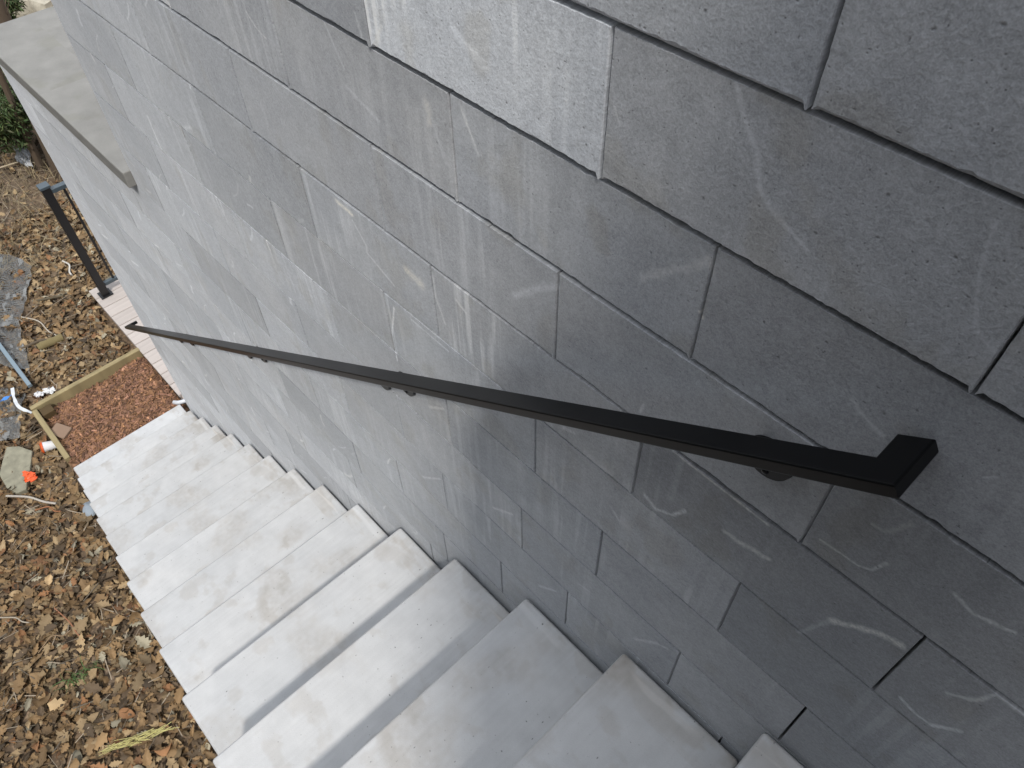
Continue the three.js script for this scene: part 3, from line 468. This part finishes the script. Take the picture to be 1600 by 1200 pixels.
  solo('plastic_scrap', sheet([[55, 614], [68, 612], [66, 619], [56, 620]], 10, 10, 0.05, 0.05, 851), std(0.66, 0.66, 0.68, { roughness: 0.6, side: THREE.DoubleSide }), 'white plastic scrap next to the twisted white strip', 'scrap');
  // stone slab with a rough outline
  const pts = [[12, 700], [30, 699], [50, 706], [46, 735], [40, 765], [28, 770], [12, 762], [1, 742], [6, 720]].map(([x, y]) => onLevel(x, y, 0.05)), sh = new THREE.Shape(); pts.forEach((p, i) => i ? sh.lineTo(p.x, -p.z) : sh.moveTo(p.x, -p.z));
  const sg = new THREE.ExtrudeGeometry(sh, { depth: 0.035, bevelEnabled: true, bevelSize: 0.006, bevelThickness: 0.006, bevelSegments: 2 }); sg.rotateX(-Math.PI / 2); sg.translate(0, 0.018, 0);
  const stx = colourTex(256, 256, (i, j, o) => { const f = fbm(i / 26, j / 26, 860, 4), n = hash(i, j, 861), v = 0.25 * (0.7 + 0.55 * f + 0.1 * (n - 0.5)); o[0] = v * 1.04; o[1] = v * 0.98; o[2] = v * 0.72; }); stx.repeat.set(3, 3);
  solo('stone_slab', sg, std(1, 1, 1, { map: stx, roughness: 0.9 }), 'flat greenish stone slab lying in the leaves', 'stone');
  // two-tone plastic cup on its side
  const cp = onLevel(78, 697, 0.05), cup = thing('paper_cup', 'white cup with orange rim lying beside the timber edging', 'cup', [cp.x, 0.055, cp.z]);
  const body = new THREE.LatheGeometry([[0, -0.055], [0.026, -0.055], [0.0275, -0.052], [0.037, 0.045], [0.035, 0.045], [0.0255, -0.05], [0, -0.05]].map(a => new THREE.Vector2(...a)), 24), lid = new THREE.LatheGeometry([[0, 0.056], [0.03, 0.056], [0.034, 0.05], [0.0405, 0.047], [0.041, 0.039], [0.0385, 0.039], [0.038, 0.046], [0, 0.05]].map(a => new THREE.Vector2(...a)), 24);
  for (const [nme, ge, col] of [['cup_body', body, [0.72, 0.72, 0.73]], ['orange_lid', lid, [0.62, 0.10, 0.02]]]) { ge.rotateZ(1.35); ge.rotateY(-0.5); part(nme, ge, std(...col, { roughness: 0.5, side: THREE.DoubleSide }), cup); }
  cup.rotation.y = 0.3; cup.scale.setScalar(1.05);
  const ff = sheet([[37, 737], [57, 740], [56, 750], [39, 753]], 12, 10, 0.045, 0.085, 870); solo('marking_flag', ff, std(0.72, 0.10, 0.02, { roughness: 0.5, side: THREE.DoubleSide }), 'small bright orange plastic flag lying on the stone slab', 'flag');
  const bp = onLevel(139, 796, 0.05), rk = new THREE.IcosahedronGeometry(0.05, 3), p = rk.attributes.position; for (let i = 0; i < p.count; i++) { const v = new THREE.Vector3().fromBufferAttribute(p, i), s = 0.6 + 0.8 * fbm(v.x * 26 + 5, v.y * 26 + v.z * 21, 880, 3); p.setXYZ(i, v.x * s * 0.9, v.y * s * 0.6, v.z * s * 1.3); } rk.computeVertexNormals(); const st = solo('pebble', rk, std(0.27, 0.31, 0.35, { roughness: 0.8 }), 'blue grey stone lying against the stair side', 'stone'); st.position.set(bp.x, 0.045, bp.z);
  const pv = rbox(0.1, 0.03, 0.13, 0.006, 2), pp = onLevel(95, 674, deckY - 0.06), pm = solo('paver_piece', pv, std(0.24, 0.16, 0.11, { roughness: 0.95 }), 'brown paver piece lying in the corner of the mulch bed', 'paver'); pm.position.copy(pp); pm.rotation.set(0.1, 0.5, 0.05);
  // white drain pipe end between the last step and the boardwalk
  const dp = onLevel(277, 626, 0.13), pc = new THREE.TubeGeometry(new THREE.CatmullRomCurve3([new THREE.Vector3(dp.x - 0.02, 0.10, dp.z - 0.03), new THREE.Vector3(dp.x, 0.125, dp.z + 0.02), new THREE.Vector3(dp.x + 0.06, 0.13, dp.z + 0.05)]), 16, 0.016, 14); solo('drain_pipe', pc, std(0.62, 0.64, 0.68, { roughness: 0.4 }), 'white plastic pipe end between the last step and the boardwalk', 'pipe');
}

// ---------------------------------------------------------------- growth and stones in the far clearing
function foliage(N, place, size, cols, needle) {
  const pos = [], nor = [], cs = []; for (let i = 0; i < N; i++) { const p = place(), a = new THREE.Euler(rr(-1.2, 1.2), rr(0, 6.3), rr(-1.2, 1.2)), L = size * rr(0.6, 1.3), w = L * (needle ? 0.13 : 0.32), c = cols[Math.floor(rnd() * cols.length)], v = rr(0.7, 1.25); const q = [[0, 0, 0], [L * 0.45, 0.1 * L, -w], [L, -0.05 * L, 0], [L * 0.45, 0.1 * L, w]].map(t => new THREE.Vector3(...t).applyEuler(a).add(p)); const n = new THREE.Vector3(0, 1, 0).applyEuler(a); for (const k of [0, 2, 1, 0, 3, 2]) { pos.push(q[k].x, q[k].y, q[k].z); nor.push(n.x, n.y, n.z); cs.push(c[0] * v, c[1] * v, c[2] * v); } }
  const g = new THREE.BufferGeometry(); g.setAttribute('position', new THREE.Float32BufferAttribute(pos, 3)); g.setAttribute('normal', new THREE.Float32BufferAttribute(nor, 3)); g.setAttribute('color', new THREE.Float32BufferAttribute(cs, 3)); return g;
}
const bark = std(0.11, 0.08, 0.055, { roughness: 0.95 });
const stemGeo = (pts, r0, r1, seg = 10) => { const cv = new THREE.CatmullRomCurve3(pts), g = new THREE.TubeGeometry(cv, 20, 1, seg), p = g.attributes.position; for (let i = 0; i < p.count; i++) { const ring = Math.floor(i / (seg + 1)), t = ring / 20, c = cv.getPointAt(t), v = new THREE.Vector3().fromBufferAttribute(p, i).sub(c).multiplyScalar((r0 + (r1 - r0) * t) * (0.85 + 0.3 * hash(i % (seg + 1), ring >> 1, 44))); p.setXYZ(i, c.x + v.x, c.y + v.y, c.z + v.z); } g.computeVertexNormals(); return g; };
function shrub(name, label, base, h, rad, N, size, cols, needle, lobes) {
  const t = thing(name, label, 'shrub', [base.x, 0, base.z]); const cl = [];
  for (let i = 0; i < lobes; i++) { const a = rr(0, 6.28), r = rad * Math.sqrt(rnd()) * 0.8; cl.push([new THREE.Vector3(Math.cos(a) * r, h * rr(0.35, 0.95), Math.sin(a) * r), rad * rr(0.25, 0.5)]); }
  for (let i = 0; i < 5; i++) { const e = cl[i % lobes][0]; part('trunk', stemGeo([new THREE.Vector3(rr(-0.05, 0.05), -0.03, rr(-0.05, 0.05)), new THREE.Vector3(e.x * 0.4, e.y * 0.5, e.z * 0.4), e.clone()], 0.022, 0.006, 7), bark, t); }
  part('crown', foliage(N, () => { const [c, r] = cl[Math.floor(rnd() * lobes)], v = new THREE.Vector3(rr(-1, 1), rr(-1, 1), rr(-1, 1)).normalize().multiplyScalar(r * Math.cbrt(rnd())); v.y *= 0.8; return v.add(c); }, size, cols, needle), std(1, 1, 1, { vertexColors: true, roughness: 0.7, side: THREE.DoubleSide }), t); return t;
}
{
  const greens = [[0.06, 0.10, 0.03], [0.045, 0.085, 0.025], [0.09, 0.12, 0.035], [0.08, 0.085, 0.035]];
  const s1 = onLevel(14, 172, 0.45); shrub('evergreen_shrub', 'dark green evergreen shrub standing beyond the lower wall end', s1, 0.8, 0.62, 15000, 0.06, greens, true, 16);
  const s2 = onLevel(-12, 30, 0.45); shrub('evergreen_shrub', 'olive green evergreen shrub beside the angular tan boulder', s2, 0.75, 0.34, 8000, 0.06, greens, true, 14);
  // trunk close behind the wall end and two thin saplings
  const tr = (px, py, r, h, label, lean) => { const b = onLevel(px, py, 0), t = thing('tree', label, 'tree', [b.x, 0, b.z], 'bare trees beyond the wall'); part('trunk', stemGeo([new THREE.Vector3(0, -0.05, 0), new THREE.Vector3(lean * 0.3, h * 0.4, 0.05), new THREE.Vector3(lean, h, -0.05)], r, r * 0.55, 12), bark, t); for (let i = 0; i < 7; i++) { const y = h * rr(0.35, 0.95), a = rr(0, 6.28), l = h * rr(0.15, 0.3); part('limb', stemGeo([new THREE.Vector3(lean * (y / h) ** 1.5, y, 0), new THREE.Vector3(Math.cos(a) * l * 0.6, y + l * 0.35, Math.sin(a) * l * 0.6), new THREE.Vector3(Math.cos(a) * l, y + l * 0.9, Math.sin(a) * l)], r * 0.28, r * 0.06, 6), bark, t); } };
  tr(101, 272, 0.10, 4.2, 'bare dark brown tree just behind the guard railing', 0.5);
  tr(66, 268, 0.035, 2.6, 'thin bare sapling beside the white plastic bag', 0.3);
  solo('plastic_bag', sheet([[22, 230], [47, 238], [51, 263], [29, 258]], 26, 26, 0.2, 0.06, 900, 0.006), std(0.5, 0.52, 0.55, { roughness: 0.5, side: THREE.DoubleSide }), 'crumpled white plastic bag lying below the evergreen shrub', 'bag');
  const bt = colourTex(256, 256, (i, j, o) => { const f = fbm(i / 20, j / 34, 910, 4), c = Math.abs(fbm(i / 60, j / 60, 911, 3) - 0.5) < 0.012 ? 0.55 : 1, n = hash(i, j, 912), v = 0.36 * (0.75 + 0.45 * f + 0.1 * (n - 0.5)) * c; o[0] = v * 1.08; o[1] = v * 0.98; o[2] = v * 0.78; });
  for (const [px, py, sx, sy, sz, l] of [[45, 6, 0.62, 0.42, 0.5, 'angular tan boulder beyond the coping slab'], [82, 8, 0.5, 0.4, 0.45, 'grey tan boulder half hidden by the tall wall end'], [20, -30, 0.6, 0.5, 0.5, 'grey boulder resting behind the angular tan boulder']]) {
    const c = onLevel(px, py, 0.2), g = new THREE.BoxGeometry(1, 1, 1, 9, 9, 9), q = g.attributes.position; for (let i = 0; i < q.count; i++) { const v = new THREE.Vector3().fromBufferAttribute(q, i), k = v.clone().normalize().multiplyScalar(0.62); v.lerp(k, 0.45); const s = 0.86 + 0.3 * fbm(v.x * 3 + px, v.y * 3 + v.z * 2.4, 913, 3); q.setXYZ(i, v.x * s * sx, v.y * s * sy, v.z * s * sz); } g.computeVertexNormals(); const m = solo('boulder', g, std(1, 1, 1, { map: bt, roughness: 0.9 }), l, 'boulder', 'boulders beyond the wall'); m.position.set(c.x, 0.16, c.z); m.rotation.y = px; }
}

// ---------------------------------------------------------------- the house added out of view, gable shaped to shade upper steps and near wall
{
  const HX = -1.62, HD = 1.76, eave = H + 2.55, x1 = 5.0, dep = 7, w = x1 - HX, apex = eave + w / 2 * 1.732;
  const unseen_house = thing('unseen_house', 'dark clapboard house added out of view, steep gable shaped to shade the near wall', 'unseen_house', [0, 0, 0]);
  const sid = std(0.075, 0.078, 0.082, { roughness: 0.75 }), trim = std(0.4, 0.4, 0.39, { roughness: 0.6 });
  const gs = new THREE.Shape([[HX, -0.1], [x1, -0.1], [x1, eave], [HX + w / 2, apex], [HX, eave]].map(a => new THREE.Vector2(...a)));
  part('wall', boxUV(new THREE.ExtrudeGeometry(gs, { depth: dep, bevelEnabled: false }).translate(0, 0, HD + 0.03)), sid, unseen_house);
  const by = H - 0.6, bh = 0.15, nb = Math.floor((apex - by) / bh) - 2;
  for (let i = 0; i < nb; i++) { const y = by + (i + 0.5) * bh, cut = Math.max(0, (y + bh / 2 - eave) / 1.732) + 0.1, len = w - 2 * cut; if (len < 0.2) break; const m = part('clapboard', rbox(len, bh - 0.004, 0.02, 0.003, 1), sid, unseen_house); m.position.set(HX + w / 2, y, HD + 0.018); m.rotation.x = -0.05; }
  for (const x of [HX + 0.05, x1 - 0.05]) part('corner_board', rbox(0.1, eave - by, 0.03, 0.004, 1).translate(x, (eave + by) / 2, HD + 0.012), trim, unseen_house);
  const door = part('door', rbox(0.92, 2.05, 0.06, 0.006, 1).translate(0.1, H - 0.6 + 1.04, HD - 0.012), std(0.16, 0.045, 0.035, { roughness: 0.5 }), unseen_house);
  part('handle', new THREE.SphereGeometry(0.03, 16, 12).translate(0.46, H + 0.38, HD - 0.07), std(0.5, 0.42, 0.25, { metalness: 1, roughness: 0.35 }), door);
  for (const [x, y] of [[1.0, H + 3.2], [2.5, H + 3.2], [2.3, H + 0.7], [3.8, H + 0.7]]) { const f = part('window', rbox(0.95, 1.3, 0.07, 0.006, 1).translate(x, y, HD - 0.01), trim, unseen_house); for (const e of [-0.3, 0.3]) part('pane', new THREE.BoxGeometry(0.8, 0.54, 0.01).translate(x, y + e, HD - 0.048), std(0.02, 0.025, 0.03, { roughness: 0.08 }), f); }
  for (const sgn of [-1, 1]) { const L = w / 2 / Math.cos(Math.PI / 3) + 0.1, g = boxUV(new THREE.BoxGeometry(L, 0.06, dep)); g.rotateZ(-sgn * Math.PI / 3); g.translate(HX + w / 2 + sgn * (w / 4 + 0.03), (eave + apex) / 2 + 0.02, HD + 0.04 + dep / 2); part('roof', g, std(0.05, 0.048, 0.047, { roughness: 0.9 }), unseen_house); }
}
// ---------------------------------------------------------------- the photographer, added out of view close to the near blocks to keep skylight off
function sdfMesh(bones, min, size, res, k) {
  const mc = new MarchingCubes(res, new THREE.MeshBasicMaterial(), false, false, 400000); mc.isolation = 0; const f = mc.field, cell = size / res, half = size / 2, P = new THREE.Vector3();
  for (let z = 0; z < res; z++) for (let y = 0; y < res; y++) for (let x = 0; x < res; x++) {
    // MarchingCubes spans -1..1 with (i - res/2) / (res/2)
    const X = min[0] + x * cell, Y = min[1] + y * cell, Z = min[2] + z * cell; let s = 0, any = false;
    for (const b of bones) {
      const px = X - b[0], py = Y - b[1], pz = Z - b[2], dx = b[4] - b[0], dy = b[5] - b[1], dz = b[6] - b[2], L = dx * dx + dy * dy + dz * dz + 1e-9, t = Math.min(1, Math.max(0, (px * dx + py * dy + pz * dz) / L));
      const ex = px - t * dx, ey = py - t * dy, ez = (pz - t * dz) * (b[8] || 1), d = Math.sqrt(ex * ex + ey * ey + ez * ez) - (b[3] + (b[7] - b[3]) * t);
      if (d < 0.35) { s += Math.exp(-d / k); any = true; }
    }
    f[z * res * res + y * res + x] = any ? k * Math.log(s) : -0.3;
  }
  mc.update(); const n = mc.count, pos = new Float32Array(n * 3), nor = new Float32Array(n * 3);
  for (let i = 0; i < n; i++) { for (let c = 0; c < 3; c++) { pos[i * 3 + c] = min[c] + (mc.positionArray[i * 3 + c] + 1) * half; nor[i * 3 + c] = mc.normalArray[i * 3 + c]; } }
  const g = new THREE.BufferGeometry(); g.setAttribute('position', new THREE.BufferAttribute(pos, 3)); g.setAttribute('normal', new THREE.BufferAttribute(nor, 3)); return g;
}
{
  const fy = stepY(0) - 0.003, fx = 0.0, fz = 0.225;          // stands on the step behind the lens
  const who = thing('unseen_person', 'person in a dark jacket and jeans holding a camera, added out of view to keep skylight off the near blocks', 'unseen_person', [fx, fy, fz]);
  const cam = new THREE.Vector3(-fx, H - fy, -fz);                     // lens, seen from the feet
  const hL = [cam.x - 0.075, cam.y + 0.02, cam.z + 0.06], hR = [cam.x + 0.065, cam.y + 0.035, cam.z + 0.075];
  const yS = 1.40, B = (a, r, b, q, zz) => [a[0], a[1], a[2], r, b[0], b[1], b[2], q, zz];
  const hip = 0.90, bones = [
    B([-0.095, 0.06, 0.02], 0.045, [-0.1, 0.47, -0.03], 0.062), B([-0.1, 0.47, -0.03], 0.062, [-0.09, hip, 0.02], 0.088), B([0.095, 0.06, 0.02], 0.045, [0.1, 0.47, -0.03], 0.062), B([0.1, 0.47, -0.03], 0.062, [0.09, hip, 0.02], 0.088),
    B([-0.095, 0.045, 0.04], 0.042, [-0.115, 0.035, -0.13], 0.034), B([0.095, 0.045, 0.04], 0.042, [0.115, 0.035, -0.13], 0.034),
    B([-0.07, hip + 0.03, 0.02], 0.10, [0.07, hip + 0.03, 0.02], 0.10, 1.15), B([0, hip + 0.06, 0.015], 0.13, [0, yS - 0.1, -0.03], 0.145, 1.25), B([-0.11, yS - 0.02, -0.035], 0.085, [0.11, yS - 0.02, -0.035], 0.085, 1.1),
    B([0, yS + 0.02, -0.04], 0.06, [0, yS + 0.14, -0.075], 0.052), B([0, yS + 0.22, -0.085], 0.088, [0, yS + 0.27, -0.075], 0.095), B([0, yS + 0.17, -0.13], 0.05, [0, yS + 0.21, -0.13], 0.055), B([0, yS + 0.205, -0.185], 0.012, [0, yS + 0.225, -0.178], 0.009), B([-0.09, yS + 0.22, -0.07], 0.012, [-0.092, yS + 0.245, -0.068], 0.014), B([0.09, yS + 0.22, -0.07], 0.012, [0.092, yS + 0.245, -0.068], 0.014),
    B([-0.19, yS - 0.03, -0.03], 0.06, [-0.27, yS - 0.27, 0.0], 0.05), B([-0.27, yS - 0.27, 0.0], 0.05, hL, 0.03), B([0.19, yS - 0.03, -0.03], 0.06, [0.27, yS - 0.27, 0.0], 0.05), B([0.27, yS - 0.27, 0.0], 0.05, hR, 0.03)];
  const g = sdfMesh(bones, [-0.95, -0.06, -0.95], 1.9, 132, 0.018), p = g.attributes.position, cs = new Float32Array(p.count * 3);
  for (let i = 0; i < p.count; i++) { const x = p.getX(i), y = p.getY(i), z = p.getZ(i); let c = [0.035, 0.04, 0.055]; if (y < hip + 0.02) c = [0.05, 0.07, 0.12]; if (y < 0.085) c = [0.06, 0.045, 0.035]; if (y > yS + 0.075) c = [0.42, 0.27, 0.2]; if (y > yS + 0.25 || (y > yS + 0.13 && z > -0.075)) c = [0.05, 0.032, 0.02]; if (z < -0.14 && y > 1.3 && y < yS + 0.1) c = [0.42, 0.27, 0.2]; cs.set(c, i * 3); }
  g.setAttribute('color', new THREE.BufferAttribute(cs, 3));
  const gs = [g];
  for (const [h, s] of [[hL, -1], [hR, 1]]) {                          // five fingers wrapped round the camera's end
    const fb = [B([h[0], h[1] - 0.02, h[2]], 0.026, [h[0] + s * 0.006, h[1] + 0.028, h[2] - 0.012], 0.026)];
    for (let i = 0; i < 4; i++) { const y = h[1] + 0.03 - i * 0.019, L = [0.9, 1, 0.95, 0.75][i]; fb.push(B([h[0] + s * 0.012, y, h[2] - 0.012], 0.0095, [h[0] + s * 0.016, y, h[2] - 0.012 - 0.02 * L], 0.009), B([h[0] + s * 0.016, y, h[2] - 0.012 - 0.02 * L], 0.009, [h[0] - s * 0.008, y + 0.002, h[2] - 0.018 - 0.016 * L], 0.0078)); }
    fb.push(B([h[0], h[1] - 0.012, h[2] + 0.012], 0.012, [h[0] - s * 0.028, h[1] - 0.006, h[2] + 0.02], 0.009));
    const hg = sdfMesh(fb, [h[0] - 0.08, h[1] - 0.08, h[2] - 0.09], 0.16, 48, 0.004), hc = new Float32Array(hg.attributes.position.count * 3); for (let i = 0; i < hc.length; i += 3) hc.set([0.42, 0.27, 0.2], i); hg.setAttribute('color', new THREE.BufferAttribute(hc, 3)); gs.push(hg);
  }
  part('body', mergeGeometries(gs), std(1, 1, 1, { vertexColors: true, roughness: 0.85 }), who);
  const dev = thing('compact_camera', 'small black compact camera held in both hands above the stair', 'camera', [0, H, 0]); dev.quaternion.copy(camera.quaternion);
  const dm = std(0.03, 0.03, 0.032, { roughness: 0.4 });
  part('camera_body', rbox(0.098, 0.058, 0.024, 0.006, 2).translate(0.012, 0, 0.042), dm, dev);
  part('lens_barrel', new THREE.CylinderGeometry(0.021, 0.023, 0.018, 32).rotateX(Math.PI / 2).translate(0, 0, 0.021), dm, dev);
}
// ---------------------------------------------------------------- evergreen trees added out of view to keep low skylight off the wall
{
  const cols = [[0.035, 0.055, 0.022], [0.028, 0.045, 0.02], [0.05, 0.062, 0.025]];
  const t0 = thing('added_conifer', 'tall dark evergreen tree added out of view to keep low skylight off the block wall', 'tree', [-5.6, 0, 0], 'added evergreen trees across from the wall');
  part('trunk', stemGeo([new THREE.Vector3(0, -0.1, 0), new THREE.Vector3(0.05, 5, 0.03), new THREE.Vector3(0, 11.2, 0)], 0.2, 0.03, 10), bark, t0);
  part('crown', foliage(5200, () => { const y = 0.7 + 10.6 * Math.pow(rnd(), 1.25), r = (1.9 * (1 - y / 12.2) + 0.1) * Math.sqrt(rr(0.1, 1)), a = rr(0, 6.28); return new THREE.Vector3(Math.cos(a) * r, y - 0.25 * r, Math.sin(a) * r); }, 0.42, cols, false), std(1, 1, 1, { vertexColors: true, roughness: 0.8, side: THREE.DoubleSide }), t0);
  const spots = [[-5.7, -0.4], [-5.3, -2.5], [-5.9, -4.6], [-5.4, -6.8], [-5.8, -9.0], [-5.2, -11.2], [-7.4, -1.6], [-7.6, -5.8]];
  spots.forEach(([x, z], i) => { let t = t0; if (i) { t = t0.clone(); t.name = numbered('added_conifer'); scene.add(t); } t.position.set(x, 0, z); t.rotation.y = i * 1.7; const k = 0.9 + 0.2 * hash(i, 3, 3); t.scale.set(1, k, 1); });
}
scene.traverse(o => { if (o.isMesh) { o.castShadow = true; o.receiveShadow = true; } });
console.log('blocks', blocks.length);
renderer.setSize(1024, 768);
renderer.render(scene, camera);
